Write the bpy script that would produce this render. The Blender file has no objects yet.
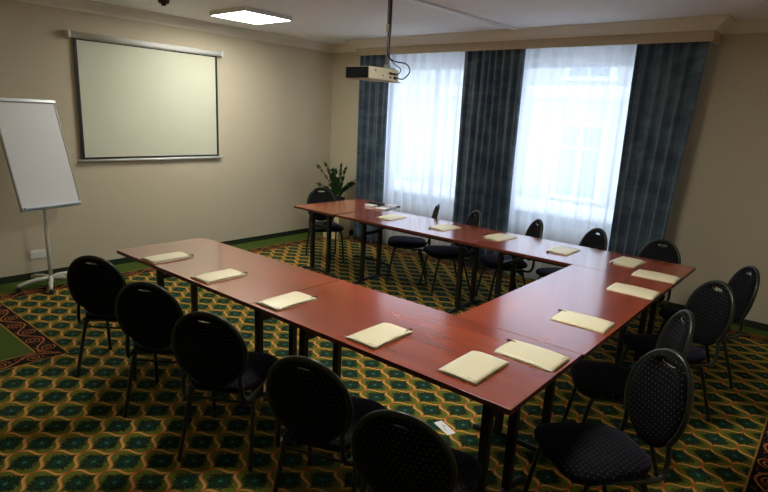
import bpy, bmesh, math, random
from mathutils import Vector, Matrix
R = math.radians; PI = math.pi
random.seed(7)
S = bpy.context.scene
COL = S.collection

# ------------------------------------------------------------------ helpers
def M4(rz=0, loc=(0, 0, 0)):
    return Matrix.Translation(Vector(loc)) @ Matrix.Rotation(rz, 4, 'Z')

def link(name, bm, mats, parent=None, smooth=False, bevel=0, seg=2, auto=None):
    bmesh.ops.recalc_face_normals(bm, faces=bm.faces)
    me = bpy.data.meshes.new(name)
    bm.to_mesh(me); bm.free()
    if not isinstance(mats, (list, tuple)): mats = [mats]
    for m in mats: me.materials.append(m)
    if smooth:
        for p in me.polygons: p.use_smooth = True
    o = bpy.data.objects.new(name, me)
    COL.objects.link(o)
    if parent: o.parent = parent
    if bevel:
        md = o.modifiers.new('bevel', 'BEVEL'); md.width = bevel; md.segments = seg
        md.limit_method = 'ANGLE'; md.angle_limit = R(40)
    return o

def box(bm, lo, hi, mat=0, mtx=None):
    r = bmesh.ops.create_cube(bm, size=1)
    c = [(a + b) / 2 for a, b in zip(lo, hi)]; s = [b - a for a, b in zip(lo, hi)]
    for v in r['verts']:
        v.co = Vector((v.co.x * s[0] + c[0], v.co.y * s[1] + c[1], v.co.z * s[2] + c[2]))
        if mtx: v.co = mtx @ v.co
    fs = set(f for v in r['verts'] for f in v.link_faces)
    for f in fs: f.material_index = mat
    return r['verts']

def catmull(pts, n=6):
    pts = [Vector(p) for p in pts]
    out = []
    for i in range(len(pts) - 1):
        p0 = pts[max(i - 1, 0)]; p1 = pts[i]; p2 = pts[i + 1]; p3 = pts[min(i + 2, len(pts) - 1)]
        for k in range(n):
            t = k / n
            out.append(.5 * ((2 * p1) + (p2 - p0) * t + (2 * p0 - 5 * p1 + 4 * p2 - p3) * t * t + (3 * p1 - p0 - 3 * p2 + p3) * t ** 3))
    out.append(pts[-1]); return out

def tube(bm, pts, r, n=10, closed=False, sx=1.0):
    pts = [Vector(p) for p in pts]; N = len(pts)
    rad = r if isinstance(r, (list, tuple)) else [r] * N
    T = []
    for i in range(N):
        if closed: t = pts[(i + 1) % N] - pts[i - 1]
        else: t = pts[min(i + 1, N - 1)] - pts[max(i - 1, 0)]
        T.append(t.normalized())
    up = Vector((0, 0, 1)) if abs(T[0].z) < .9 else Vector((0, 1, 0))
    nrm = (up - T[0] * up.dot(T[0])).normalized()
    rings = []
    for i in range(N):
        nrm = (nrm - T[i] * nrm.dot(T[i])).normalized()
        b = T[i].cross(nrm)
        rings.append([bm.verts.new(pts[i] + (nrm * math.cos(2 * PI * k / n) * sx + b * math.sin(2 * PI * k / n)) * rad[i]) for k in range(n)])
    for i in range(N if closed else N - 1):
        A, B = rings[i], rings[(i + 1) % N]
        for k in range(n): bm.faces.new((A[k], A[(k + 1) % n], B[(k + 1) % n], B[k]))
    if not closed:
        bm.faces.new(rings[0][::-1]); bm.faces.new(rings[-1])

def cyl(bm, a, b, r, n=16, r2=None): tube(bm, [a, b], [r, r if r2 is None else r2], n)

def prism(bm, outline, z0, z1):
    a = [bm.verts.new((x, y, z0)) for x, y in outline]; b = [bm.verts.new((x, y, z1)) for x, y in outline]
    n = len(a)
    bm.faces.new(a[::-1]); bm.faces.new(b)
    for i in range(n): bm.faces.new((a[i], a[(i + 1) % n], b[(i + 1) % n], b[i]))

def thing(name, label, cat, loc=(0, 0, 0), rz=0, group=None):
    o = bpy.data.objects.new(name, None); COL.objects.link(o)
    o.empty_display_size = .1
    o.location = loc; o.rotation_euler = (0, 0, rz)
    o['label'] = label; o['category'] = cat
    if group: o['group'] = group
    return o

def tag(o, label, cat, group=None):
    o['label'] = label; o['category'] = cat
    if group: o['group'] = group
    return o

def struct(name, bm, m, parent=None, **k):
    o = link(name, bm, m, parent, **k)
    if not parent: o['kind'] = 'structure'
    return o

def dup(root, loc, rz, label, group=None):
    r = root.copy(); COL.objects.link(r); r.location = loc; r.rotation_euler = (0, 0, rz); r['label'] = label
    if group: r['group'] = group
    for ch in list(root.children):
        c = ch.copy(); COL.objects.link(c); c.parent = r
        for g in list(ch.children):
            d = g.copy(); COL.objects.link(d); d.parent = c
    return r

# ------------------------------------------------------------------ materials
class NT:
    def __init__(s, name):
        s.m = bpy.data.materials.new(name); s.m.use_nodes = True
        s.t = s.m.node_tree; s.b = s.t.nodes['Principled BSDF']; s.out = s.t.nodes['Material Output']
    def node(s, typ, **k):
        n = s.t.nodes.new(typ)
        for a, v in k.items(): setattr(n, a, v)
        return n
    def put(s, sock, v):
        if v is None: return
        if isinstance(v, bpy.types.NodeSocket): s.t.links.new(v, sock)
        elif isinstance(v, (tuple, list)) and len(v) == 3 and sock.type == 'RGBA': sock.default_value = (*v, 1)
        else: sock.default_value = v
    def f(s, op, a, b=None, c=None, clamp=False):
        n = s.node('ShaderNodeMath', operation=op, use_clamp=clamp)
        for i, v in enumerate((a, b, c)): s.put(n.inputs[i], v) if v is not None else None
        return n.outputs[0]
    def mix(s, fac, a, b, mode='MIX'):
        n = s.node('ShaderNodeMix', data_type='RGBA', blend_type=mode)
        s.put(n.inputs[0], fac); s.put(n.inputs[6], a); s.put(n.inputs[7], b); return n.outputs[2]
    def coord(s, which='Object'): return s.node('ShaderNodeTexCoord').outputs[which]
    def xyz(s, v):
        n = s.node('ShaderNodeSeparateXYZ'); s.put(n.inputs[0], v); return n.outputs
    def vec(s, x, y, z=0.0):
        n = s.node('ShaderNodeCombineXYZ'); s.put(n.inputs[0], x); s.put(n.inputs[1], y); s.put(n.inputs[2], z); return n.outputs[0]
    def noise(s, v, scale, detail=3, rough=.5, dist=0.0):
        n = s.node('ShaderNodeTexNoise'); s.put(n.inputs['Vector'], v); n.inputs['Scale'].default_value = scale
        n.inputs['Detail'].default_value = detail; n.inputs['Roughness'].default_value = rough; n.inputs['Distortion'].default_value = dist
        return n.outputs['Fac']
    def ramp(s, fac, stops):
        n = s.node('ShaderNodeValToRGB'); e = n.color_ramp.elements
        while len(e) < len(stops): e.new(.5)
        for i, (p, c) in enumerate(stops): e[i].position = p; e[i].color = (*c, 1)
        s.put(n.inputs[0], fac); return n.outputs[0]
    def smooth(s, x, a, b):
        n = s.node('ShaderNodeMapRange', interpolation_type='SMOOTHSTEP'); s.put(n.inputs[0], x)
        n.inputs[1].default_value = a; n.inputs[2].default_value = b; return n.outputs[0]
    def bump(s, h, strength=.2, dist=.01):
        n = s.node('ShaderNodeBump'); s.put(n.inputs['Height'], h); n.inputs['Strength'].default_value = strength
        n.inputs['Distance'].default_value = dist; s.t.links.new(n.outputs[0], s.b.inputs['Normal'])
    def base(s, col, rough=.5, metal=0, spec=None):
        s.put(s.b.inputs['Base Color'], col); s.put(s.b.inputs['Roughness'], rough); s.put(s.b.inputs['Metallic'], metal)
        if spec is not None: s.b.inputs['Specular IOR Level'].default_value = spec
        return s

def plain(name, col, rough=.5, metal=0, spec=None, var=.08, scale=30, bump=0):
    s = NT(name); co = s.coord()
    n = s.noise(co, scale)
    dark = tuple(c * (1 - var) for c in col); lite = tuple(min(1, c * (1 + var)) for c in col)
    s.base(s.mix(n, dark, lite), rough, metal, spec)
    if bump: s.bump(n, bump, .002)
    return s.m

WALL = (.57, .50, .36)
m_wall = plain('wall_paint', WALL, .85, var=.03, scale=6, bump=.05, spec=.2)
m_ceil = plain('ceiling_paint', (.90, .885, .87), .9, var=.02, scale=5, spec=.15)
m_cornice = plain('cornice_paint', (.80, .74, .62), .7, var=.03, spec=.2)
m_pelmet = plain('pelmet_paint', (.52, .42, .29), .7, var=.03, spec=.2)
m_black_metal = plain('black_painted_steel', (.008, .008, .009), .38, 0, .5)
m_chair_metal = plain('dark_chair_tube', (.030, .034, .024), .3, .5)
m_chrome = plain('chrome', (.55, .56, .55), .2, 1)
m_plastic_black = plain('black_plastic', (.010, .010, .012), .45)
m_white_plastic = plain('white_plastic', (.72, .72, .68), .4)
m_cream_plastic = plain('cream_plastic', (.62, .56, .40), .45)
m_grey_metal = plain('grey_metal', (.33, .34, .32), .35, .5)
m_paper = plain('cream_card', (.88, .79, .52), .38, var=.03, scale=15)
m_leafpaper = plain('white_paper', (.80, .80, .78), .7, var=.02)
m_print = plain('grey_print', (.35, .33, .24), .7)
m_base = plain('dark_green_skirting', (.010, .022, .006), .8)
m_brown = plain('brown_plastic', (.05, .025, .012), .5)
m_soil = plain('soil', (.012, .009, .006), .95, var=.5, scale=60)
m_pot = plain('cream_planter', (.66, .56, .33), .5, var=.05)
m_tube_white = plain('pale_enamel', (.50, .50, .42), .35)
m_leaf = plain('dark_green_leaf', (.020, .07, .018), .35, var=.3, scale=20)

# whiteboard paper / projection surface
m_board = plain('whiteboard_surface', (.64, .62, .60), .45, var=.02, scale=3)
m_screen = plain('projection_fabric', (.60, .60, .455), .8, var=.02, scale=3)

# wood
def wood():
    s = NT('cherry_laminate'); x, y, z = s.xyz(s.coord())
    v = s.vec(s.f('MULTIPLY', x, 1.0), s.f('MULTIPLY', y, 8.0), z)
    n1 = s.noise(v, 1.0, 3, .45, .15)
    v2 = s.vec(s.f('MULTIPLY', x, 5.0), s.f('MULTIPLY', y, 40.0), z)
    n2 = s.noise(v2, 1.0, 1, .5)
    c = s.ramp(n1, [(.25, (.23, .030, .008)), (.5, (.34, .054, .015)), (.65, (.41, .072, .020)), (.85, (.27, .038, .011))])
    c = s.mix(s.f('MULTIPLY', n2, .16), c, (.20, .030, .011))
    s.base(c, s.f('ADD', .23, s.f('MULTIPLY', n2, .01)), 0, .25)
    s.b.inputs['Coat Weight'].default_value = 1.0; s.b.inputs['Coat Roughness'].default_value = .15; s.b.inputs['Coat IOR'].default_value = 1.95
    return s.m
m_wood = wood()
m_edge = plain('cherry_edge_band', (.11, .022, .010), .4)

# fabric with small woven dots
def fabric(name, vertical, sheen):
    s = NT(name); x, y, z = s.xyz(s.coord())
    v = z if vertical else y
    P = .021
    u = s.f('DIVIDE', x, P); w = s.f('DIVIDE', v, P)
    row = s.f('FLOOR', w)
    u = s.f('ADD', u, s.f('MULTIPLY', s.f('MODULO', s.f('ABSOLUTE', row), 2.0), .5))
    fu = s.f('SUBTRACT', s.f('FRACT', u), .5); fw = s.f('SUBTRACT', s.f('FRACT', w), .5)
    d = s.f('SQRT', s.f('ADD', s.f('POWER', fu, 2.0), s.f('POWER', fw, 2.0)))
    dot = s.f('SUBTRACT', 1.0, s.smooth(d, .11, .17))
    n = s.noise(s.coord(), 500, 2)
    c = s.mix(n, (.0022, .0022, .0038), (.006, .006, .0095))
    c = s.mix(dot, c, (.075, .07, .045))
    s.base(c, .85, 0, .10); s.b.inputs['Sheen Weight'].default_value = sheen; s.put(s.b.inputs['Sheen Tint'], (.55, .5, 1.0))
    s.bump(n, .2, .001)
    return s.m
m_fab_back = fabric('dotted_upholstery_back', True, .0)
m_fab_seat = fabric('dotted_upholstery_seat', False, .10)

# curtain velvet with large soft woven blocks
def velvet():
    s = NT('slate_blue_curtain'); co = s.coord(); x, y, z = s.xyz(co)
    n = s.noise(s.vec(s.f('MULTIPLY', x, 2.2), 0.0, s.f('MULTIPLY', z, 3.2)), 1.6, 4, .6)
    n2 = s.noise(s.vec(s.f('MULTIPLY', x, 3.0), 0.0, s.f('MULTIPLY', z, 14.0)), 1.5, 3, .6)
    m = s.smooth(s.f('ADD', s.f('MULTIPLY', n, .75), s.f('MULTIPLY', n2, .25)), .40, .66)
    c = s.mix(m, (.032, .060, .098), (.105, .165, .195))
    s.base(c, .6, 0, .35); s.b.inputs['Sheen Weight'].default_value = .6
    tr = s.node('ShaderNodeBsdfTranslucent'); s.put(tr.inputs[0], (.10, .16, .30))
    mx = s.node('ShaderNodeMixShader'); mx.inputs[0].default_value = .10
    s.t.links.new(s.b.outputs[0], mx.inputs[1]); s.t.links.new(tr.outputs[0], mx.inputs[2])
    s.t.links.new(mx.outputs[0], s.out.inputs[0])
    return s.m
m_velvet = velvet()

def sheer():
    s = NT('white_voile')
    tp = s.node('ShaderNodeBsdfTransparent'); s.put(tp.inputs[0], (1, 1, 1))
    tr = s.node('ShaderNodeBsdfTranslucent'); s.put(tr.inputs[0], (.82, .85, .93))
    df = s.node('ShaderNodeBsdfDiffuse'); s.put(df.inputs[0], (.82, .84, .90))
    a = s.node('ShaderNodeMixShader'); a.inputs[0].default_value = .35
    s.t.links.new(tr.outputs[0], a.inputs[1]); s.t.links.new(df.outputs[0], a.inputs[2])
    # threads: seen edge-on the cloth is denser
    lw = s.node('ShaderNodeLayerWeight'); lw.inputs[0].default_value = .35
    fac = s.f('ADD', .80, s.f('MULTIPLY', lw.outputs['Facing'], .35), clamp=True)
    b = s.node('ShaderNodeMixShader'); s.put(b.inputs[0], fac)
    s.t.links.new(tp.outputs[0], b.inputs[1]); s.t.links.new(a.outputs[0], b.inputs[2])
    s.t.links.new(b.outputs[0], s.out.inputs[0])
    return s.m
m_sheer = sheer()

def glass():
    s = NT('window_glass')
    tp = s.node('ShaderNodeBsdfTransparent'); s.put(tp.inputs[0], (.93, .96, .97))
    gl = s.node('ShaderNodeBsdfGlossy'); gl.inputs['Roughness'].default_value = .02
    b = s.node('ShaderNodeMixShader'); b.inputs[0].default_value = .06
    s.t.links.new(tp.outputs[0], b.inputs[1]); s.t.links.new(gl.outputs[0], b.inputs[2])
    s.t.links.new(b.outputs[0], s.out.inputs[0])
    return s.m
m_glass = glass()

def emit(name, col, st):
    s = NT(name); s.base((.8, .8, .8), .5)
    s.put(s.b.inputs['Emission Color'], col); s.b.inputs['Emission Strength'].default_value = st
    return s.m
m_panel = emit('light_diffuser', (1.0, .99, .92), 23.0)

# ---- carpet
OLIVE = (.155, .160, .018)
def carpet_field():
    s = NT('carpet_lattice'); co = s.coord(); x, y, z = s.xyz(co)
    P = .2335
    u = s.f('DIVIDE', s.f('SUBTRACT', x, 3.698), P); v = s.f('DIVIDE', s.f('ADD', y, 4.91), P)
    a = s.f('ADD', u, v); b = s.f('SUBTRACT', v, u)
    def ribbon(along, across, amp, w):
        off = s.f('MULTIPLY', s.f('SINE', s.f('MULTIPLY', along, 2 * PI)), amp)
        t = s.f('SUBTRACT', across, off)
        d = s.f('ABSOLUTE', s.f('SUBTRACT', t, s.f('ROUND', t)))
        wid = s.f('ADD', .022, s.f('MULTIPLY', s.f('ABSOLUTE', s.f('SINE', s.f('MULTIPLY', along, PI))), w))
        m = s.f('SUBTRACT', 1.0, s.smooth(s.f('DIVIDE', d, wid), .8, 1.15))
        return m, t
    h, th = ribbon(a, b, .10, .024)
    k, tk = ribbon(b, a, .11, .044)
    fa = s.f('ABSOLUTE', s.f('SUBTRACT', s.f('FRACT', a), .5)); fb = s.f('ABSOLUTE', s.f('SUBTRACT', s.f('FRACT', b), .5))
    redn_h = s.smooth(fa, .26, .48); redn_k = s.smooth(fb, .26, .48)
    # cell motif, a leafy star
    p = s.f('SUBTRACT', s.f('FRACT', a), .5); q = s.f('SUBTRACT', s.f('FRACT', b), .5)
    r = s.f('SQRT', s.f('ADD', s.f('POWER', p, 2.0), s.f('POWER', q, 2.0)))
    th0 = s.f('ARCTAN2', q, p)
    lobes = s.f('ABSOLUTE', s.f('COSINE', s.f('MULTIPLY', th0, 4.0)))
    fine = s.f('ABSOLUTE', s.f('SINE', s.f('ADD', s.f('MULTIPLY', th0, 10.0), s.f('MULTIPLY', r, 40.0))))
    diag = s.f('ABSOLUTE', s.f('SINE', s.f('MULTIPLY', th0, 2.0)))
    lim = s.f('ADD', s.f('ADD', .21, s.f('MULTIPLY', lobes, .06)), s.f('ADD', s.f('MULTIPLY', fine, .11), s.f('MULTIPLY', diag, .09)))
    lim = s.f('ADD', lim, s.f('MULTIPLY', s.f('SUBTRACT', s.noise(co, 75, 3, .65), .5), .75))
    leaf = s.f('SUBTRACT', 1.0, s.smooth(s.f('SUBTRACT', r, lim), -.012, .012))
    inner = s.f('SUBTRACT', 1.0, s.smooth(s.f('SUBTRACT', r, s.f('MULTIPLY', lim, .62)), -.02, .02))
    vein = s.smooth(s.noise(co, 130, 2, .6), .50, .60)
    n = s.noise(co, 350, 2, .6); big = s.noise(co, 2.0, 3)
    c = s.mix(n, tuple(i * .72 for i in OLIVE), tuple(i * 1.25 for i in OLIVE))
    halo = s.f('SUBTRACT', 1.0, s.smooth(r, .30, .44))
    c = s.mix(s.f('MULTIPLY', halo, .35), c, (.03, .07, .012))
    leafc = s.mix(s.f('MULTIPLY', inner, vein), (.005, .018, .008), (.016, .10, .065))
    leafc = s.mix(s.f('MULTIPLY', s.f('SUBTRACT', 1.0, s.smooth(r, .03, .09)), .7), leafc, (.06, .22, .18))
    c = s.mix(leaf, c, leafc)
    ck = s.mix(redn_k, (.74, .37, .10), (.58, .075, .022))
    ch = s.mix(redn_h, (.72, .34, .085), (.58, .075, .022))
    sk = s.smooth(s.f('SUBTRACT', tk, s.f('ROUND', tk)), .012, .034)
    ck = s.mix(s.f('MULTIPLY', sk, .6), ck, (.34, .07, .02))
    c = s.mix(h, c, ch); c = s.mix(k, c, ck)
    c = s.mix(s.f('MULTIPLY', big, .18), c, (.02, .025, .01))
    s.base(c, .95, 0, .15); s.bump(n, .35, .003)
    return s.m
def carpet_border():
    s = NT('carpet_border'); co = s.coord('UV'); U, V, _ = s.xyz(co)   # U metres along, V metres across (0..0.17)
    W = .17
    c0 = s.f('SUBTRACT', V, W / 2)
    P = .20
    ph = s.f('DIVIDE', U, P); cell = s.f('FLOOR', ph); par = s.f('SUBTRACT', s.f('MULTIPLY', s.f('MODULO', s.f('ABSOLUTE', cell), 2.0), 2.0), 1.0)
    du = s.f('MULTIPLY', s.f('SUBTRACT', s.f('FRACT', ph), .5), P)
    dv = s.f('SUBTRACT', c0, s.f('MULTIPLY', par, .012))
    r = s.f('SQRT', s.f('ADD', s.f('POWER', du, 2.0), s.f('POWER', dv, 2.0)))
    th0 = s.f('MULTIPLY', s.f('ARCTAN2', s.f('MULTIPLY', dv, par), du), 1 / (2 * PI))
    sp = s.f('FRACT', s.f('ADD', s.f('DIVIDE', r, .026), th0))
    spiral = s.f('MULTIPLY', s.f('LESS_THAN', sp, .30), s.f('LESS_THAN', r, .056))
    vine = s.f('LESS_THAN', s.f('ABSOLUTE', s.f('SUBTRACT', c0, s.f('MULTIPLY', s.f('SINE', s.f('MULTIPLY', ph, PI)), .052))), .007)
    leaves = s.f('MULTIPLY', s.f('GREATER_THAN', s.noise(co, 38, 2, .6), .64), s.f('GREATER_THAN', r, .056))
    m = s.f('MAXIMUM', s.f('MAXIMUM', spiral, vine), leaves)
    m = s.f('MULTIPLY', m, s.f('LESS_THAN', s.f('ABSOLUTE', c0), .066))
    cc = s.mix(s.smooth(s.noise(co, 22, 1), .4, .6), (.46, .20, .05), (.45, .09, .035))
    n = s.noise(co, 300, 2)
    c = s.mix(m, (.006, .005, .004), cc)
    line = s.f('GREATER_THAN', s.f('ABSOLUTE', c0), .0755)
    c = s.mix(line, c, (.42, .22, .045))
    c = s.mix(s.f('MULTIPLY', n, .3), c, (.0, .0, .0))
    s.base(c, .95, 0, .15)
    return s.m
def carpet_plain():
    s = NT('carpet_green'); co = s.coord(); n = s.noise(co, 400, 2); b = s.noise(co, 5, 3)
    c = s.mix(n, (.045, .075, .010), (.085, .125, .018)); c = s.mix(s.f('MULTIPLY', b, .3), c, (.03, .06, .01))
    s.base(c, .95, 0, .15); s.bump(n, .3, .003); return s.m
m_c1, m_c2, m_c3 = carpet_field(), carpet_border(), carpet_plain()

# ------------------------------------------------------------------ room
H = 2.74
RX, FY = 6.5, -6.9           # right wall, wall behind the viewer
JX, JY = 1.53, -5.12         # the room narrows at the left behind the flip chart
L0 = [(2.05, FY), (2.05, -4.6), (.52, -4.6), (.52, -.37), (6.0, -.37), (6.0, FY)]
L1 = [(1.88, FY), (1.88, -4.77), (.35, -4.77), (.35, -.20), (6.17, -.20), (6.17, FY)]
L2 = [(JX, FY), (JX, JY), (0, JY), (0, 0), (RX, 0), (RX, FY)]
bm = bmesh.new(); uv = bm.loops.layers.uv.new('UVMap')
f = bm.faces.new([bm.verts.new((x, y, 0)) for x, y in L0])
s_ = 0
for i in range(5):
    ln = (Vector(L0[i + 1]) - Vector(L0[i])).length
    for A, B, mi in ((L0, L1, 1), (L1, L2, 2)):
        vs = [bm.verts.new((*p, 0)) for p in (A[i], A[i + 1], B[i + 1], B[i])]
        fc = bm.faces.new(vs); fc.material_index = mi
        d = (Vector(L0[i + 1]) - Vector(L0[i])).normalized()
        for lp in fc.loops:
            q = Vector(lp.vert.co.xy) - Vector(L0[i])
            al = q.dot(d); ac = abs(q.x * d.y - q.y * d.x)
            lp[uv].uv = (s_ + al, ac)
    s_ += ln
me_f = struct('floor', bm, [m_c1, m_c2, m_c3])
for p in me_f.data.polygons:
    if p.normal.z < 0: p.flip()

# walls
T = .18
bm = bmesh.new(); box(bm, (-T, JY - T, 0), (0, .35, H)); struct('wall_left', bm, m_wall)
bm = bmesh.new(); box(bm, (0, JY - T, 0), (JX, JY, H)); box(bm, (JX - T, FY - T, 0), (JX, JY - T, H)); struct('wall_left_return', bm, m_wall)
bm = bmesh.new(); box(bm, (RX, FY - T, 0), (RX + T, .35, H)); struct('wall_right', bm, m_wall)
bm = bmesh.new(); box(bm, (JX, FY - T, 0), (RX, FY, H)); struct('wall_front', bm, m_wall)
WIN = [(1.00, 2.52), (2.96, 4.46)]; SILL, HEAD = .66, 2.46
bm = bmesh.new(); D = .35
xs = [0, WIN[0][0], WIN[0][1], WIN[1][0], WIN[1][1], RX]
for i in (0, 2, 4): box(bm, (xs[i], 0, 0), (xs[i + 1], D, H))
for a, b in WIN:
    box(bm, (a, 0, 0), (b, D, SILL)); box(bm, (a, 0, HEAD), (b, D, H))
bmesh.ops.remove_doubles(bm, verts=bm.verts, dist=1e-5)
struct('wall_back', bm, m_wall)
bm = bmesh.new(); box(bm, (-T, FY - T, H), (RX + T, .35, H + .15)); struct('ceiling', bm, m_ceil)

# windows
m_frame = plain('white_window_frame', (.75, .76, .76), .4)
for i, (a, b) in enumerate(WIN):
    bm = bmesh.new(); y0, y1 = .18, .25; w = .07; c = (a + b) / 2
    box(bm, (a, y0, SILL), (a + w, y1, HEAD)); box(bm, (b - w, y0, SILL), (b, y1, HEAD))
    box(bm, (a + w, y0, SILL), (b - w, y1, SILL + w)); box(bm, (a + w, y0, HEAD - w), (b - w, y1, HEAD))
    m = .025 if i == 0 else 0
    if m: box(bm, (c - m, y0, SILL + w), (c + m, y1, HEAD - w))
    wo = struct('window_%d' % (i + 1), bm, m_frame, bevel=.006)
    for p0, p1 in (((a + w, c - m), (c + m, b - w)) if m else ((a + w, b - w),)):
        bm = bmesh.new(); box(bm, (p0, .21, SILL + w), (p1, .216, HEAD - w)); link('pane', bm, m_glass, wo)
    bm = bmesh.new(); box(bm, (a - .04, -.03, SILL - .03), (b + .04, .18, SILL)); link('window_sill', bm, m_frame, wo, bevel=.006)
    bm = bmesh.new(); box(bm, (b - .05, y0 - .03, 1.45), (b - .022, y0 + .002, 1.56)); link('handle', bm, m_white_plastic, wo, bevel=.004)

# baseboards
def strip(name, lo, hi, m): bm = bmesh.new(); box(bm, lo, hi); return struct(name, bm, m)
strip('baseboard_left', (0, JY, 0), (.012, 0, .065), m_base)
strip('baseboard_back', (.012, -.012, 0), (RX - .012, 0, .065), m_base)
strip('baseboard_right', (RX - .012, FY, 0), (RX, 0, .065), m_base)

# pelmet (curtain box) and cornice
PX0, PX1, PY = .73, 5.0, -.285
bm = bmesh.new()
box(bm, (PX0, PY, 2.545), (PX1, PY + .02, H)); box(bm, (PX0, PY + .02, 2.545), (PX0 + .02, 0, H)); box(bm, (PX1 - .02, PY + .02, 2.545), (PX1, 0, H))
struct('trim_1', bm, m_pelmet, bevel=.002)
prof = [(0, 0), (.105, 0), (.105, -.014), (.092, -.018), (.085, -.032), (.062, -.05), (.04, -.072), (.03, -.078), (.022, -.09), (.016, -.102), (0, -.102)]
path = [(JX, FY), (JX, JY), (0, JY), (0, 0), (PX0, 0), (PX0, PY), (PX1, PY), (PX1, 0), (RX, 0), (RX, FY)]
bm = bmesh.new(); rings = []
for i, p in enumerate(path):
    p = Vector(p)
    def nrm(a, b):
        d = (Vector(b) - Vector(a)).normalized(); return Vector((d.y, -d.x))
    if i == 0: n = nrm(path[0], path[1])
    elif i == len(path) - 1: n = nrm(path[-2], path[-1])
    else:
        n1, n2 = nrm(path[i - 1], path[i]), nrm(path[i], path[i + 1]); n = (n1 + n2) / (1 + n1.dot(n2))
    rings.append([bm.verts.new((p.x + n.x * o, p.y + n.y * o, H - .001 + z)) for o, z in prof])
for A, B in zip(rings, rings[1:]):
    for k in range(len(prof)): bm.faces.new((A[k], A[(k + 1) % len(prof)], B[(k + 1) % len(prof)], B[k]))
struct('trim_2', bm, m_cornice)

# cable duct on the ceiling
bm = bmesh.new(); box(bm, (-.018, -3.2, H - .022), (.018, PY - .105, H), mtx=Matrix.Translation((3.155, 0, 0)) @ Matrix.Rotation(R(-2.2), 4, 'Z'))
tag(link('cable_duct', bm, m_white_plastic, bevel=.002), 'thin white cable duct running across the ceiling to the curtain box', 'cable duct')

# ------------------------------------------------------------------ ceiling lights
def panel(x, y, label):
    t = thing('ceiling_light', label, 'ceiling light', (x, y, H - .045), 0, 'square ceiling panels')
    bm = bmesh.new(); w = .30
    for a in ((-w, -w, w, -w + .012), (-w, w - .012, w, w), (-w, -w + .012, -w + .012, w - .012), (w - .012, -w + .012, w, w - .012)):
        box(bm, (a[0], a[1], 0), (a[2], a[3], .045))
    box(bm, (-w + .012, -w + .012, .012), (w - .012, w - .012, .045))
    link('housing', bm, m_white_plastic, t, bevel=.001)
    bm = bmesh.new(); box(bm, (-w + .012, -w + .012, .002), (w - .012, w - .012, .0115)); link('diffuser', bm, m_panel, t)
    return t
panel(1.07, -2.25, 'glowing square ceiling panel light on the projection screen side of the room')
panel(4.30, -3.35, 'added fill light shaped like a ceiling panel, unseen above the middle of the tables')  # extra lamp out of view, put in to brighten the tables and walls
bm = bmesh.new(); cyl(bm, (0, 0, 0), (0, 0, .03), .045, 20, .055); cyl(bm, (0, 0, -.02), (0, 0, 0), .022, 12)
o = link('ceiling_sensor', bm, m_brown, smooth=False); o.location = (.86, -3.10, H - .03)
tag(o, 'small dark brown ceiling fitting near the top edge, left of the panel light', 'sensor')

# ------------------------------------------------------------------ curtains
def cloth(name, x0, x1, y, z0, z1, folds, amp, mat, seed, parent=None, gather=0.0, th=0, slant=0.0):
    rnd = random.Random(seed); bm = bmesh.new()
    nx, nz = folds * 10, 26
    ph = [rnd.uniform(-.9, .9) for _ in range(folds + 2)]; am = [rnd.uniform(.55, 1.2) for _ in range(folds + 2)]
    g = []
    for j in range(nz + 1):
        t = j / nz; z = z0 + (z1 - z0) * t; row = []
        for i in range(nx + 1):
            s = i / nx; k = s * folds; a = int(k); fr = k - a
            A = am[a] * (1 - fr) + am[a + 1] * fr; P = ph[a] * (1 - fr) + ph[a + 1] * fr
            yy = amp * A * math.sin(2 * PI * k + P * (1 + .5 * (1 - t))) + amp * .35 * math.sin(4 * PI * k + 3 * P + 2 * (1 - t))
            yy *= 1 - .35 * t
            w = 1 + gather * (1 - t) * .5
            xx = (x0 + x1) / 2 + (s - .5) * (x1 - x0) * w + .006 * math.sin(5 * t + 9 * s) - slant * s * (1 - t)
            row.append(bm.verts.new((xx, y + yy, z)))
        g.append(row)
    for j in range(nz):
        for i in range(nx): bm.faces.new((g[j][i], g[j][i + 1], g[j + 1][i + 1], g[j + 1][i]))
    o = link(name, bm, mat, parent, smooth=True)
    if th: md = o.modifiers.new('solid', 'SOLIDIFY'); md.thickness = th; md.offset = 0
    return o
for x0, x1, n, sd, sl, lab in ((.785, 1.275, 4, 1, 0, 'narrow slate blue curtain beside the corner, behind the projector'),
                           (2.42, 3.185, 8, 2, .0, 'dark slate blue curtain gathered between the two windows'),
                           (4.36, 4.965, 5, 3, .13, 'dark teal curtain at the right end of the windows beside the bare wall')):
    tag(cloth('curtain', x0, x1, -.222, .008, 2.60, n, .036, m_velvet, sd, gather=.04, th=.004, slant=sl), lab, 'curtain', 'heavy curtains')
for x0, x1, n, sd, lab in ((1.0, 2.55, 10, 11, 'sheer white curtain over the left window'),
                           (2.95, 4.52, 9, 12, 'sheer white curtain over the right window')):
    tag(cloth('sheer_curtain', x0, x1, -.150, .010, 2.60, n, .020, m_sheer, sd), lab, 'sheer curtain', 'sheer curtains')
bm = bmesh.new(); box(bm, (.76, -.225, 2.60), (4.97, -.195, 2.62)); box(bm, (.76, -.14, 2.60), (4.97, -.11, 2.62))
tag(link('curtain_rail', bm, m_white_plastic), 'white double curtain rail inside the curtain box', 'curtain rail')

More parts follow.
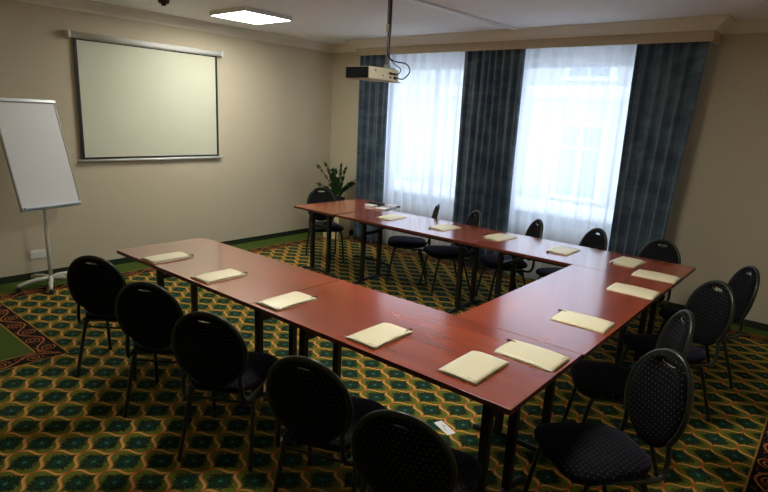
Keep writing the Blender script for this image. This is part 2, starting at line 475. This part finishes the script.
# ------------------------------------------------------------------ facade across the street
m_fac = plain('pale_render', (.60, .58, .54), .9, var=.04, scale=1.5)
m_facw = plain('facade_window_glass', (.30, .36, .41), .2)
m_facf = plain('facade_white_trim', (.85, .85, .84), .7)
bd = thing('building', 'pale rendered building across the street, faint through the sheer curtains', 'building', (0, 8, 0))
bm = bmesh.new(); box(bm, (-16, 0, -5), (14, 1, 8)); link('wall', bm, m_fac, bd)
for zb, zt in ((-3.2, -1.4), (.0, 1.75), (2.95, 4.9)):
    for k in range(-4, 4):
        cx = .83 + 3.05 * k
        bm = bmesh.new()
        for a in ((-.62, zb, -.5, zt), (.5, zb, .62, zt), (-.62, zt, .62, zt + .12), (-.72, zb - .1, .72, zb), (-.03, zb, .03, zt), (-.5, zb + (zt - zb) * .68, .5, zb + (zt - zb) * .68 + .05)):
            box(bm, (cx + a[0], -.07, a[1]), (cx + a[2], .0, a[3]))
        w = link('window', bm, m_facf, bd)
        bm = bmesh.new(); box(bm, (cx - .5, -.03, zb), (cx + .5, -.005, zt)); link('pane', bm, m_facw, w)
bm = bmesh.new()
for z in (-.35, 2.55): box(bm, (-16, -.22, z), (14, 0, z + .16)); box(bm, (-16, -.12, z - .12), (14, 0, z))
link('string_course', bm, m_facf, bd)

# ------------------------------------------------------------------ tables
def make_table(label, cx, cy, L, W, rz, inset=.2):
    """local x = length"""
    t = thing('conference_table', label, 'table', (cx, cy, 0), rz, 'cherry conference tables')
    h = .74; th = .024
    bm = bmesh.new(); box(bm, (-L / 2, -W / 2, h - th), (L / 2, W / 2, h))
    for f in bm.faces:
        if abs(f.normal.z) < .5: f.material_index = 1
    link('tabletop', bm, [m_wood, m_edge], t, bevel=.002)
    for s in (-1, 1):
        x = s * (L / 2 - inset)
        bm = bmesh.new()
        pts = [(x, -.29, .012), (x, -.25, .022), (x, -.12, .034), (x, .12, .034), (x, .25, .022), (x, .29, .012)]
        tube(bm, catmull(pts, 3), .016, 8); 
        link('foot_bar', bm, m_black_metal, t, smooth=True)
        for sy in (-1, 1):
            bm = bmesh.new(); box(bm, (x - .02, sy * .135 - .02, .045), (x + .02, sy * .135 + .02, h - th - .022))
            link('leg', bm, m_black_metal, t, bevel=.004)
        bm = bmesh.new(); box(bm, (x - .022, -.27, h - th - .022), (x + .022, .27, h - th)); link('top_bar', bm, m_black_metal, t, bevel=.003)
        bm = bmesh.new(); box(bm, (x - .010, -.115, .525), (x + .010, .115, .560)); link('crossbar', bm, m_black_metal, t, bevel=.003)
        bm = bmesh.new(); cyl(bm, (x, 0, .545), (x - s * .34, 0, h - th - .012), .013, 8); cyl(bm, (x - s * .12, 0, .60), (x - s * .05, 0, h - th - .012), .008, 8)
        link('folding_brace', bm, m_black_metal, t, smooth=True)
    bm = bmesh.new()
    bm.free()
    for sy in (-1, 1):
        bm = bmesh.new(); box(bm, (-L / 2 + .25, sy * .26 - .01, h - th - .035), (L / 2 - .25, sy * .26 + .01, h - th)); link('apron_rail', bm, m_black_metal, t)
    return t
G = .002
make_table('left table of the near row, its end closest to the projection screen', (2.188 + 3.755) / 2, -4.279 + .35, 3.755 - 2.188 - G, .70, 0)
make_table('right table of the near row, at the corner closest to the viewer', (3.757 + 5.327) / 2, -4.279 + .35, 5.327 - 3.757 - G, .70, 0)
make_table('crosswise cherry table joining the near and far rows on the right', 4.986, (-3.579 - 1.956) / 2, 1.956 - 3.579 + 2 * (3.579 - 1.956) - 2 * G, .70, R(90))
make_table('far row table at the right corner nearest the teal curtain', (3.722 + 5.342) / 2, -1.954 + .35, 5.342 - 3.722 - G, .70, 0)
make_table('middle table of the far row in front of the left window', (2.098 + 3.720) / 2, -1.954 + .35, 3.720 - 2.098 - G, .70, 0)
make_table('crosswise cherry table at the far left end by the potted plant', 1.755, -1.954 + .545, 1.08, .66, R(88), .12)

# ------------------------------------------------------------------ chair
def oval(c, hw, hh, n=40, tilt=None, pw=2.15):
    out = []
    for k in range(n):
        a = 2 * PI * k / n
        ca, sa = math.cos(a), math.sin(a)
        x = hw * math.copysign(abs(ca) ** (2 / pw), ca); v = hh * math.copysign(abs(sa) ** (2 / pw), sa)
        out.append((x, v))
    return out
TL = .20                                 # backward lean of the back (tan)
BC = (-.262, .640)                       # back centre y, z
def bp(x, v, off=0.0):                   # point on the leaning back plane
    cs = 1 / math.sqrt(1 + TL * TL)
    # slight wrap-around curve
    wrap = .55 * x * x
    return Vector((x, BC[0] - v * TL * cs + off * cs + wrap, BC[1] + v * cs + off * TL * cs))
def make_chair():
    t = thing('conference_chair', '', 'chair')
    # back pad as a ring around the hand slot
    n = 48; bm = bmesh.new()
    outer = oval(None, .172, .206, n, pw=2.1)
    slot = [(.042 * math.copysign(abs(math.cos(2 * PI * k / n)) ** .7, math.cos(2 * PI * k / n)), .168 + .0095 * math.sin(2 * PI * k / n)) for k in range(n)]
    def ring(f, off):
        return [bm.verts.new(bp(slot[k][0] * (1 - f) + outer[k][0] * f, slot[k][1] * (1 - f) + outer[k][1] * f, off)) for k in range(n)]
    fr = [(0, .006), (.03, .014), (.12, .021), (.35, .027), (.65, .025), (.88, .016), (.97, .008), (1, 0), (.97, -.007), (.88, -.012), (.65, -.015), (.35, -.016), (.12, -.014), (.03, -.010), (0, -.004)]
    rs = [ring(f, o) for f, o in fr]
    for i in range(len(rs)):
        A, B = rs[i], rs[(i + 1) % len(rs)]
        for k in range(n): bm.faces.new((A[k], A[(k + 1) % n], B[(k + 1) % n], B[k]))
    link('backrest', bm, m_fab_back, t, smooth=True)
    # slot trim
    bm = bmesh.new(); tube(bm, [bp(x * 1.02, .168 + (v - .168) * 1.1, .010) for x, v in slot[::2]], .0035, 6, closed=True)
    h = link('handle', bm, m_chrome, t, smooth=True); h['label'] = 'shiny rim of the hand slot'
    # hoop running over the back and down into the seat rails
    hoop = []
    for k in range(25):
        a = R(-38) + R(256) * k / 24
        hoop.append(bp(.180 * math.cos(a), .212 * math.sin(a), 0))
    right = [(.165, .155, .390), (.174, .02, .383), (.171, -.13, .371), (.162, -.188, .368), (.153, -.218, .395), (.148, -.228, .450)]
    left = [(-x, y, z) for x, y, z in right][::-1]
    bm = bmesh.new()
    tube(bm, catmull(right + [hoop[0]], 5)[:-1] + hoop + catmull([hoop[-1]] + left, 5)[1:], .0115, 10)
    link('back_frame', bm, m_chair_metal, t, smooth=True)
    # seat cushion
    bm = bmesh.new(); prf = []
    def outl(k, n=44):
        a = 2 * PI * k / n; ca, sa = math.cos(a), math.sin(a)
        x = math.copysign(abs(ca) ** .48, ca); y = math.copysign(abs(sa) ** .6, sa)
        yy = .02 + .215 * y; w = .200 + .030 * y
        return x * w, yy
    n = 44
    lv = [(.0, .451), (.5, .449), (.85, .443), (.97, .430), (1.0, .415), (.985, .400), (.94, .393), (0, .393)]
    top = bm.verts.new((0, .02, .452)); bot = bm.verts.new((0, .02, .393))
    rr = []
    for f, z in lv[1:-1]:
        rr.append([bm.verts.new((outl(k)[0] * f, .02 + (outl(k)[1] - .02) * f, z)) for k in range(n)])
    for k in range(n):
        bm.faces.new((top, rr[0][k], rr[0][(k + 1) % n])); bm.faces.new((bot, rr[-1][(k + 1) % n], rr[-1][k]))
    for A, B in zip(rr, rr[1:]):
        for k in range(n): bm.faces.new((A[k], A[(k + 1) % n], B[(k + 1) % n], B[k]))
    link('seat', bm, m_fab_seat, t, smooth=True)
    # seat frame
    bm = bmesh.new()
    tube(bm, [(-.165, .15, .383), (.165, .15, .383)], .010, 8); tube(bm, [(-.171, -.13, .371), (.171, -.13, .371)], .010, 8)
    box(bm, (-.15, -.12, .384), (.15, .14, .3925))
    link('seat_frame', bm, m_chair_metal, t, smooth=False)
    for sx in (-1, 1):
        bm = bmesh.new()
        tube(bm, catmull([(sx * .150, .11, .382), (sx * .168, .140, .370), (sx * .184, .165, .30), (sx * .202, .212, .012)], 5), .0115, 10)
        cyl(bm, (sx * .202, .212, .0), (sx * .202, .212, .022), .015, 10)
        link('leg', bm, m_chair_metal, t, smooth=True)
        bm = bmesh.new()
        tube(bm, catmull([(sx * .150, -.08, .372), (sx * .164, -.112, .361), (sx * .172, -.135, .30), (sx * .190, -.222, .012)], 5), .0115, 10)
        cyl(bm, (sx * .190, -.222, .0), (sx * .190, -.222, .022), .015, 10)
        link('leg', bm, m_chair_metal, t, smooth=True)
        bm = bmesh.new(); tube(bm, catmull([(sx * .170, -.128, .315), (sx * .165, -.075, .352), (sx * .165, -.02, .374)], 4), .006, 8)
        link('gusset', bm, m_chair_metal, t, smooth=True)
    bm = bmesh.new(); cyl(bm, (-.166, -.136, .322), (.166, -.136, .322), .007, 8); link('stretcher', bm, m_chair_metal, t, smooth=True)
    return t
chair0 = make_chair()
TOPOFF = .302
GN = 'chairs along the near row'; GR = 'chairs along the right side'; GW = 'chairs by the windows'
chairs = [
 ((2.668, -4.652), 128, 'black oval-backed chair in the near row, closest to the flip chart', GN),
 ((3.365, -4.672), 127, 'black oval-backed chair in the near row, second from the flip chart', GN),
 ((3.966, -4.693), 122, 'black oval-backed chair in the middle of the near row, all of its legs showing', GN),
 ((4.644, -4.688), 112, 'black oval-backed chair in the near row, fourth from the flip chart', GN),
 ((5.164, -4.742), 108, 'black dotted oval-backed chair cut off by the bottom edge of the photo', GN),
 ((5.695, -3.53), -129, 'black dotted chair on the right with its whole seat and back showing', GR),
 ((5.616, -2.887), -152, 'black chair on the right side, seen nearly edge-on with a shiny frame', GR),
 ((5.630, -2.064), -130, 'black chair on the right side, broad dotted back with a bright hand slot', GR),
 ((5.723, -1.406), -148, 'black chair furthest right, beside the bare beige wall', GR),
 ((2.745, -1.023), -144, 'dark chair in front of the left window, nearly edge-on with its seat under the table', GW),
 ((3.225, -.998), -127, 'dark chair in front of the middle curtain', GW),
 ((3.883, -.924), -134, 'dark chair in front of the right window, beside the middle curtain', GW),
 ((4.455, -.884), -124, 'dark chair at the right window where it meets the teal curtain', GW),
 ((5.017, -.907), -104, 'dark chair in front of the teal curtain at the far right corner of the tables', GW),
 ((1.050, -1.182), -33, 'black chair at the far left table end in front of the potted plant', None)]
for i, ((x, y), fd, lab, grp) in enumerate(chairs):
    a = R(fd); loc = (x + math.cos(a) * TOPOFF, y + math.sin(a) * TOPOFF, 0)
    rz = a - PI / 2
    if i == 0:
        chair0.location = loc; chair0.rotation_euler = (0, 0, rz); chair0['label'] = lab; chair0['group'] = grp
    else:
        c = dup(chair0, loc, rz, lab, grp)
        if grp is None and 'group' in c: del c['group']

# ------------------------------------------------------------------ folders and pens
def make_folder():
    t = thing('paper_folder', '', 'folder')
    w, l = .095, .142
    bm = bmesh.new(); box(bm, (-w, -l, 0), (w, l, .0016)); link('back_cover', bm, m_paper, t)
    bm = bmesh.new(); box(bm, (-w + .006, -l + .004, .0022), (w - .006, l - .006, .0052)); link('notepad', bm, m_leafpaper, t)
    bm = bmesh.new(); nx, ny = 10, 16; g = []
    for i in range(nx + 1):
        row = []
        for j in range(ny + 1):
            u, v = i / nx, j / ny
            x = -w + .0025 + 2 * w * u * .985; y = -l + 2 * l * v
            z = .0016 + .0095 * math.sin(min(1, u * 3.0) * PI / 2) ** .8 - .0025 * (1 - math.sin(PI * v)) * u + .002 * math.sin(PI * v)
            row.append(bm.verts.new((x, y, z)))
        g.append(row)
    for i in range(nx):
        for j in range(ny): bm.faces.new((g[i][j], g[i + 1][j], g[i + 1][j + 1], g[i][j + 1]))
    o = link('front_cover', bm, m_paper, t, smooth=True)
    md = o.modifiers.new('solid', 'SOLIDIFY'); md.thickness = .0012; md.offset = 1
    bm = bmesh.new()
    for k in range(7): box(bm, (.045 + k * .006, -.125, .0120), (.049 + k * .006, -.1225, .0128))
    link('printed_line', bm, m_print, t)
    return t
def make_pen():
    t = thing('pen', '', 'pen')
    bm = bmesh.new(); cyl(bm, (0, -.075, .0), (0, .052, .0), .0036, 10); cyl(bm, (0, -.085, .0), (0, -.075, .0), .001, 10, .0036); link('barrel', bm, m_plastic_black, t, smooth=True)
    bm = bmesh.new(); cyl(bm, (0, .052, .0), (0, .071, .0), .0052, 10); link('cap', bm, m_plastic_black, t, smooth=True)
    bm = bmesh.new(); box(bm, (-.0012, .028, .0035), (.0012, .066, .0055)); link('clip', bm, m_plastic_black, t)
    return t
fold0, pen0 = make_folder(), make_pen()
FN = 'folders on the near row'; FR = 'folders on the right side'; FW = 'folders on the far row'
folders = [
 (2.601, -4.122, 0, 'cream folder at the left end of the near row, closest to the flip chart', FN),
 (3.205, -4.108, 0, 'cream folder second from the left end of the near row', FN),
 (3.852, -4.102, 1, 'cream folder in the middle of the near row, beside the table seam', FN),
 (4.530, -4.098, 0, 'cream folder fourth along the near row, with its pen tip at the right corner', FN),
 (5.039, -4.067, 0, 'cream folder closest to the viewer, square to the near table edge', FN),
 (5.166, -3.773, 89, 'cream folder lying across the near corner, just before the table seam', FR),
 (5.166, -3.152, 91, 'cream folder on the crosswise right table just beyond the seam', FR),
 (5.190, -2.334, 90, 'cream folder on the crosswise right table, at its far end', FR),
 (5.195, -1.819, 90, 'cream folder beyond the far seam at the right corner of the tables', FR),
 (4.919, -1.539, 176, 'pale folder facing the teal curtain at the far right corner', FW),
 (4.408, -1.580, 180, 'white-looking folder in the window glare by the inner corner of the tables', FW),
 (3.793, -1.547, 172, 'white-looking folder on the far row just right of the seam', FW),
 (3.215, -1.586, 178, 'white-looking folder on the far row just left of the seam', FW),
 (2.557, -1.597, 184, 'white-looking folder on the far row, furthest left', FW)]
has_pen = {0: 'left end of the near row', 1: 'second place of the near row', 2: 'middle of the near row', 3: 'fourth place of the near row', 5: 'near corner beside the seam',
           6: 'crosswise right table beyond the seam', 9: 'far right corner facing the teal curtain', 10: 'window glare by the inner corner', 11: 'far row right of the seam', 12: 'far row left of the seam', 13: 'far row furthest left'}
HT = .7405
fp = 0
for i, (x, y, dg, lab, grp) in enumerate(folders):
    rz = R(dg); loc = (x, y, HT)
    if i == 0: fold0.location = loc; fold0.rotation_euler = (0, 0, rz); fold0['label'] = lab; fold0['group'] = grp
    else: dup(fold0, loc, rz, lab, grp)
    if i in has_pen:
        q = Matrix.Rotation(rz, 4, 'Z') @ Vector((.070, .094, .0082)); pl = (x + q.x, y + q.y, HT + q.z)
        lb = 'pen tip poking out of the folder, ' + has_pen[i]
        if fp == 0: pen0.location = pl; pen0.rotation_euler = (0, 0, rz); pen0['label'] = lb; pen0['group'] = 'pens in the folders'; fp = 1
        else: dup(pen0, pl, rz, lb, 'pens in the folders')

# small things at the far left of the far row
t = thing('spectacle_case', 'black oblong case beside white papers at the far end of the tables', 'case', (1.915, -1.10, .7405), R(8))
bm = bmesh.new(); box(bm, (-.10, -.035, 0), (.10, .035, .016)); link('base', bm, m_plastic_black, t, bevel=.006)
bm = bmesh.new(); box(bm, (-.10, -.035, .0165), (.10, .035, .034)); link('lid', bm, m_plastic_black, t, bevel=.008)
bm = bmesh.new(); box(bm, (-.07, -.035, 0), (.07, .035, .022)); o = link('paper_pack', bm, m_leafpaper, bevel=.003); o.location = (1.94, -1.225, .7405); o.rotation_euler[2] = R(-2)
tag(o, 'small white pack of papers in front of the black case', 'papers')
t = thing('notebook', 'dark-edged notebook with white pages lying right of the black case', 'notebook', (2.135, -1.19, .7405), R(6))
bm = bmesh.new(); box(bm, (-.075, -.12, 0), (.075, .12, .003)); link('back_cover', bm, m_plastic_black, t)
bm = bmesh.new(); box(bm, (-.072, -.117, .0032), (.072, .117, .012)); link('pages', bm, m_leafpaper, t)
bm = bmesh.new(); box(bm, (-.075, -.02, .0122), (.075, .12, .0145)); link('front_cover', bm, plain('grey_cover', (.35, .33, .32), .5), t)

# card on the carpet
t = thing('paper_card', 'small white card lying on the carpet under the near table', 'card', (4.572, -3.502, .001), R(-22))
bm = bmesh.new(); box(bm, (-.072, -.028, 0), (.072, .028, .0015)); link('sheet', bm, m_leafpaper, t)
bm = bmesh.new(); box(bm, (-.03, .002, .0016), (-.004, .010, .002)); box(bm, (.0, -.012, .0016), (.03, -.008, .002)); link('printed_line', bm, m_print, t)

# ------------------------------------------------------------------ projection screen
t = thing('projection_screen', 'white pull-down projection screen with black border on the left wall', 'projection screen', (0, -2.795, 0))
bm = bmesh.new(); box(bm, (.028, -.815, 1.185), (.030, .815, 2.385))
link('black_border', bm, m_plastic_black, t)
bm = bmesh.new(); box(bm, (.0302, -.785, 1.205), (.0312, .785, 2.362)); link('screen_surface', bm, m_screen, t)
bm = bmesh.new(); tube(bm, [(.042, -.85, 2.405), (.042, .85, 2.405)], .031, 16); link('case', bm, m_white_plastic, t, smooth=True)
for s in (-1, 1):
    bm = bmesh.new(); box(bm, (0.002, s * .862 - .012, 2.372), (.078, s * .862 + .012, 2.442)); link('end_cap', bm, m_white_plastic, t, bevel=.006)
bm = bmesh.new(); tube(bm, [(.030, -.86, 1.170), (.030, .86, 1.170)], .013, 10); link('bottom_bar', bm, m_white_plastic, t, smooth=True)
bm = bmesh.new()
tube(bm, [(.032, .05 + .022 * math.cos(2 * PI * k / 16), 1.137 + .022 * math.sin(2 * PI * k / 16)) for k in range(16)], .0035, 6, closed=True)
link('pull_ring', bm, m_grey_metal, t, smooth=True)

# ------------------------------------------------------------------ flip chart
BL = Vector((.60, -4.366, .805)); BR = Vector((.455, -3.835, .805))
ux = (BR - BL).normalized(); fw = Vector((ux.y, -ux.x, 0)); 
back = -fw
up = (back * .26 + Vector((0, 0, .928))); hl = up.length; up = up.normalized(); nn = ux.cross(up)
if nn.dot(fw) < 0: nn = -nn
w = (BR - BL).length
cen = (BL + BR) / 2 + up * hl / 2
poleb = Vector((.372, -4.118, 0))
t = thing('flip_chart', 'white flip chart board on a pale star-footed stand by the left wall', 'flip chart', tuple(poleb))
Mb = Matrix((( ux.x, up.x, nn.x, cen.x - poleb.x), (ux.y, up.y, nn.y, cen.y - poleb.y), (ux.z, up.z, nn.z, cen.z), (0, 0, 0, 1)))
bm = bmesh.new(); box(bm, (-w / 2, -hl / 2, -.012), (w / 2, hl / 2, .004), mtx=Mb); link('board', bm, m_board, t)
bm = bmesh.new()
for a in ((-w / 2 - .014, -hl / 2, -w / 2, hl / 2), (w / 2, -hl / 2, w / 2 + .010, hl / 2), (-w / 2 - .014, -hl / 2 - .016, w / 2 + .010, -hl / 2)):
    box(bm, (a[0], a[1], -.016), (a[2], a[3], .010), mtx=Mb)
link('board_frame', bm, m_grey_metal, t, bevel=.003)
bm = bmesh.new(); box(bm, (-w / 2 - .014, hl / 2, -.016), (w / 2 + .014, hl / 2 + .035, .022), mtx=Mb); link('paper_clamp', bm, m_grey_metal, t, bevel=.005)
bm = bmesh.new(); box(bm, (-w / 2 + .005, -hl / 2 + .002, .010), (w / 2 - .005, -hl / 2 + .022, .040), mtx=Mb); link('pen_tray', bm, plain('pale_blue_tray', (.60, .68, .72), .35), t, bevel=.003)
bm = bmesh.new(); cyl(bm, (0, 0, .07), (0, 0, 1.02), .014, 14); cyl(bm, (0, 0, .07), (0, 0, .62), .018, 14); link('pole', bm, m_tube_white, t, smooth=True)
bm = bmesh.new()
pb = Mb @ Vector((0, -.12, -.014)); tube(bm, [(0, 0, 1.0), tuple(pb)], .012, 8); pb2 = Mb @ Vector((0, .1, -.014)); tube(bm, [(0, 0, .95), tuple(pb2)], .010, 8)
link('bracket', bm, m_grey_metal, t, smooth=True)
bm = bmesh.new(); cyl(bm, (0, 0, .045), (0, 0, .115), .034, 16, .024); link('hub', bm, m_tube_white, t, smooth=True)
for k in range(5):
    a = R(-84 + 66 + 72 * k) if False else R(-20 + 72 * k)
    c, s = math.cos(a), math.sin(a)
    bm = bmesh.new()
    tube(bm, catmull([(c * .02, s * .02, .088), (c * .12, s * .12, .086), (c * .22, s * .22, .070), (c * .285, s * .285, .052)], 4), [.022] * 5 + [.020] * 4 + [.017] * 4, 10)
    lg = link('leg', bm, m_tube_white, t, smooth=True)
    bm = bmesh.new(); p = Vector((c * .28, s * .28, .021)); q = Vector((-s, c, 0))
    cyl(bm, p - q * .018, p - q * .004, .021, 14); cyl(bm, p + q * .004, p + q * .018, .021, 14); cyl(bm, (p.x, p.y, .018), (p.x, p.y, .046), .007, 8)
    link('castor', bm, m_plastic_black, lg)

# wall outlet
t = thing('wall_outlet', 'white double power socket low on the left wall behind the flip chart pole', 'socket', (0, -4.093, .247))
bm = bmesh.new(); box(bm, (0, -.072, -.042), (.010, .072, .042)); link('plate', bm, m_white_plastic, t, bevel=.003)
for s in (-1, 1):
    bm = bmesh.new(); n = 24
    tube(bm, [(.0115, s * .035 + .023 * math.cos(2 * PI * k / n), .023 * math.sin(2 * PI * k / n)) for k in range(n)], .003, 6, closed=True)
    cyl(bm, (.0095, s * .035, 0), (.0108, s * .035, 0), .021, 20)
    so = link('socket', bm, m_white_plastic, t)
    bm = bmesh.new()
    for q in (-1, 1): cyl(bm, (.0108, s * .035 + q * .008, 0), (.0114, s * .035 + q * .008, 0), .0025, 8)
    cyl(bm, (.0108, s * .035, .012), (.0150, s * .035, .012), .002, 8)
    link('pin_hole', bm, m_plastic_black, so)

# ------------------------------------------------------------------ projector on its ceiling pole
pjx, pjy, pjz = 2.95, -2.44, 2.055
t = thing('projector', 'cream projector with a black side hanging from the ceiling pole', 'projector', (pjx, pjy, pjz))
bm = bmesh.new(); box(bm, (-.12, -.185, .0), (.13, .19, .095)); link('body', bm, m_cream_plastic, t, bevel=.008, seg=3)
bm = bmesh.new(); box(bm, (-.115, -.196, .006), (.125, -.1855, .090))
for k in range(9): box(bm, (-.11 + k * .025, -.199, .014), (-.098 + k * .025, -.196, .082))
g = link('vent_grille', bm, m_plastic_black, t); g['label'] = 'black ventilated side panel'
bm = bmesh.new(); cyl(bm, (-.12, -.05, .05), (-.15, -.05, .05), .036, 24); link('lens', bm, m_plastic_black, t)
for y0, y1, z0, z1 in ((.06, .10, .05, .068), (.11, .15, .05, .066), (.07, .09, .02, .035), (.12, .16, .015, .038), (-.12, -.10, .066, .074), (-.02, -.01, .03, .04)):
    bm = bmesh.new(); box(bm, (.1302, y0, z0), (.133, y1, z1)); link('port', bm, m_plastic_black, t)
bm = bmesh.new(); box(bm, (.05, .10, -.008), (.145, .20, .0)); link('connector_flap', bm, m_cream_plastic, t)
bm = bmesh.new(); box(bm, (-.03, .05, .096), (.09, .19, .108)); cyl(bm, (.04, .14, .108), (.04, .14, .135), .028, 16); link('mounting_plate', bm, m_grey_metal, t)
px, py = pjx + .04, pjy + .14
t = thing('projector_pole', 'grey metal ceiling pole holding the projector', 'pole', (px, py, 0))
bm = bmesh.new(); cyl(bm, (0, 0, 2.1905), (0, 0, 2.52), .013, 14); link('inner_tube', bm, m_grey_metal, t, smooth=True)
bm = bmesh.new(); cyl(bm, (0, 0, 2.47), (0, 0, H - .012), .019, 14); link('outer_tube', bm, m_grey_metal, t, smooth=True)
bm = bmesh.new(); cyl(bm, (0, 0, 2.45), (0, 0, 2.51), .024, 14); link('collar', bm, m_cream_plastic, t, smooth=True)
bm = bmesh.new(); cyl(bm, (0, 0, H - .012), (0, 0, H), .06, 24); link('ceiling_flange', bm, m_grey_metal, t)
def cable(label, pts, r=.005):
    bm = bmesh.new(); tube(bm, catmull(pts, 8), r, 8)
    tag(link('cable', bm, m_plastic_black, smooth=True), label, 'cable', 'projector cables')
X = pjx + .135
cable('black cable following the projector pole and looping widest to the right', [(px + .026, py - .01, 2.728), (px + .027, py - .008, 2.5), (px + .026, py - .012, 2.27), (px + .06, py + .02, 2.22), (px + .14, py + .08, 2.20), (px + .165, py + .10, 2.14), (px + .13, py + .06, 2.08), (X + .01, pjy + .14, 2.085)], .0055)
cable('thin black cable curling tightly from the pole into the projector', [(px + .021, py - .022, 2.728), (px + .022, py - .022, 2.5), (px + .02, py - .025, 2.28), (px + .06, py + .02, 2.20), (px + .11, py + .04, 2.16), (px + .115, py + .02, 2.12), (X + .01, pjy + .08, 2.112)], .004)

# ------------------------------------------------------------------ potted plant
t = thing('potted_plant', 'dark green leafy plant in a tall cream planter in the corner', 'plant', (.52, -.35, 0), R(8))
bm = bmesh.new()
a, b, h = .135, .165, .56
vs = []
for (r_, z) in ((a, 0), (b, h), (b - .015, h), (b - .02, h - .05)):
    vs.append([bm.verts.new((sx * r_, sy * r_, z)) for sx, sy in ((-1, -1), (1, -1), (1, 1), (-1, 1))])
bm.faces.new(vs[0][::-1]); bm.faces.new(vs[-1])
for A, B in zip(vs, vs[1:]):
    for k in range(4): bm.faces.new((A[k], A[(k + 1) % 4], B[(k + 1) % 4], B[k]))
link('planter', bm, m_pot, t, bevel=.004)
bm = bmesh.new(); cyl(bm, (0, 0, h - .05), (0, 0, h + .035), .10, 24, .115); link('inner_pot', bm, m_plastic_black, t)
bm = bmesh.new(); cyl(bm, (0, 0, h + .02), (0, 0, h + .037), .10, 24); link('soil', bm, m_soil, t)
rnd = random.Random(4)
def frond(az, lean, length, bend):
    c, s = math.cos(az), math.sin(az)
    pts = []
    for k in range(9):
        u = k / 8; rr = length * (lean * u + bend * u * u); z = length * u * (1 - .25 * (lean + bend) * u)
        pts.append(Vector((c * (.025 + rr), s * (.025 + rr), h + .03 + z)))
    bm = bmesh.new(); tube(bm, pts, [.009 - .0065 * k / 8 for k in range(9)], 6)
    for k in range(2, 17):
        u = k / 16.5; i = min(int(u * 8), 7); f_ = u * 8 - i
        p = pts[i].lerp(pts[i + 1], f_); d = (pts[i + 1] - pts[i]).normalized()
        side = d.cross(Vector((-s, c, 0))).normalized() if k % 2 else Vector((-s, c, 0))
        side = Vector((-s, c, 0)) * .8 + Vector((rnd.uniform(-.4, .4), rnd.uniform(-.4, .4), rnd.uniform(-.2, .3)))
        for sg in (-1, 1):
            dirv = (side * sg + d * .75).normalized(); L = .075 * (1 - .25 * abs(u - .5)) * rnd.uniform(.85, 1.15); W = L * .34
            nr = dirv.cross(d).normalized(); wv = dirv.cross(nr).normalized()
            ring = [p, p + dirv * L * .35 + wv * W + nr * .004, p + dirv * L * .7 + wv * W * .8 + nr * .004, p + dirv * L, p + dirv * L * .7 - wv * W * .8 + nr * .004, p + dirv * L * .35 - wv * W + nr * .004]
            mid = [p + dirv * L * .35 - nr * .003, p + dirv * L * .7 - nr * .003]
            V = [bm.verts.new(q) for q in ring]; Mm = [bm.verts.new(q) for q in mid]
            for fa in ((0, 1, 'a'), ): pass
            bm.faces.new((V[0], V[1], Mm[0])); bm.faces.new((V[1], V[2], Mm[1], Mm[0])); bm.faces.new((V[2], V[3], Mm[1]))
            bm.faces.new((V[3], V[4], Mm[1])); bm.faces.new((V[4], V[5], Mm[0], Mm[1])); bm.faces.new((V[5], V[0], Mm[0]))
    link('frond', bm, m_leaf, t, smooth=True)
# azimuths in the planter's frame; camera looks from +x,-y so image-right is (+x,+y)
for az, lean, ln, bd_ in ((225, .30, .52, .22), (222, .16, .52, .14), (240, .05, .40, .10), (60, .02, .48, .03), (45, .12, .46, .08), (200, .0, .38, .05), (38, .42, .34, .34), (-60, .15, .32, .2), (30, .50, .28, .35), (52, .30, .26, .4), (225, .5, .26, .5)):
    frond(R(az), lean, ln, bd_)

# ------------------------------------------------------------------ light, world, camera
W_ = bpy.data.worlds.new('sky'); S.world = W_; W_.use_nodes = True
bg = W_.node_tree.nodes['Background']; bg.inputs[0].default_value = (.71, .82, 1.0, 1); bg.inputs[1].default_value = 3.0
for i, (a, b) in enumerate(WIN):
    ld = bpy.data.lights.new('daylight_portal', 'AREA'); ld.shape = 'RECTANGLE'; ld.size = b - a; ld.size_y = HEAD - SILL
    ld.cycles.is_portal = True
    lo = bpy.data.objects.new('daylight_portal', ld); COL.objects.link(lo)
    lo.location = ((a + b) / 2, .30, (SILL + HEAD) / 2); lo.rotation_euler = (R(-90), 0, 0)

cam = bpy.data.cameras.new('camera'); co = bpy.data.objects.new('camera', cam); COL.objects.link(co)
cx, cy, cz, yaw, pitch, roll, fk = 6.11538, -6.01627, 1.77028, .689585, .231169, .048711, 1.102734
fwd = Vector((-math.sin(yaw) * math.cos(pitch), math.cos(yaw) * math.cos(pitch), -math.sin(pitch)))
r0 = Vector((math.cos(yaw), math.sin(yaw), 0)); u0 = r0.cross(fwd)
c_, s__ = math.cos(roll), math.sin(roll)
rr_ = r0 * c_ + u0 * s__; uu = -r0 * s__ + u0 * c_
co.matrix_world = Matrix(((rr_.x, uu.x, -fwd.x, cx), (rr_.y, uu.y, -fwd.y, cy), (rr_.z, uu.z, -fwd.z, cz), (0, 0, 0, 1)))
cam.sensor_fit = 'HORIZONTAL'; cam.sensor_width = 36; cam.lens = fk * 500 * 36 / 768; cam.clip_start = .05; cam.clip_end = 100
S.camera = co
S.view_settings.view_transform = 'Standard'; S.view_settings.look = 'None'
S.view_settings.exposure = 0.76; S.view_settings.gamma = 1; S.view_settings.use_curve_mapping = False
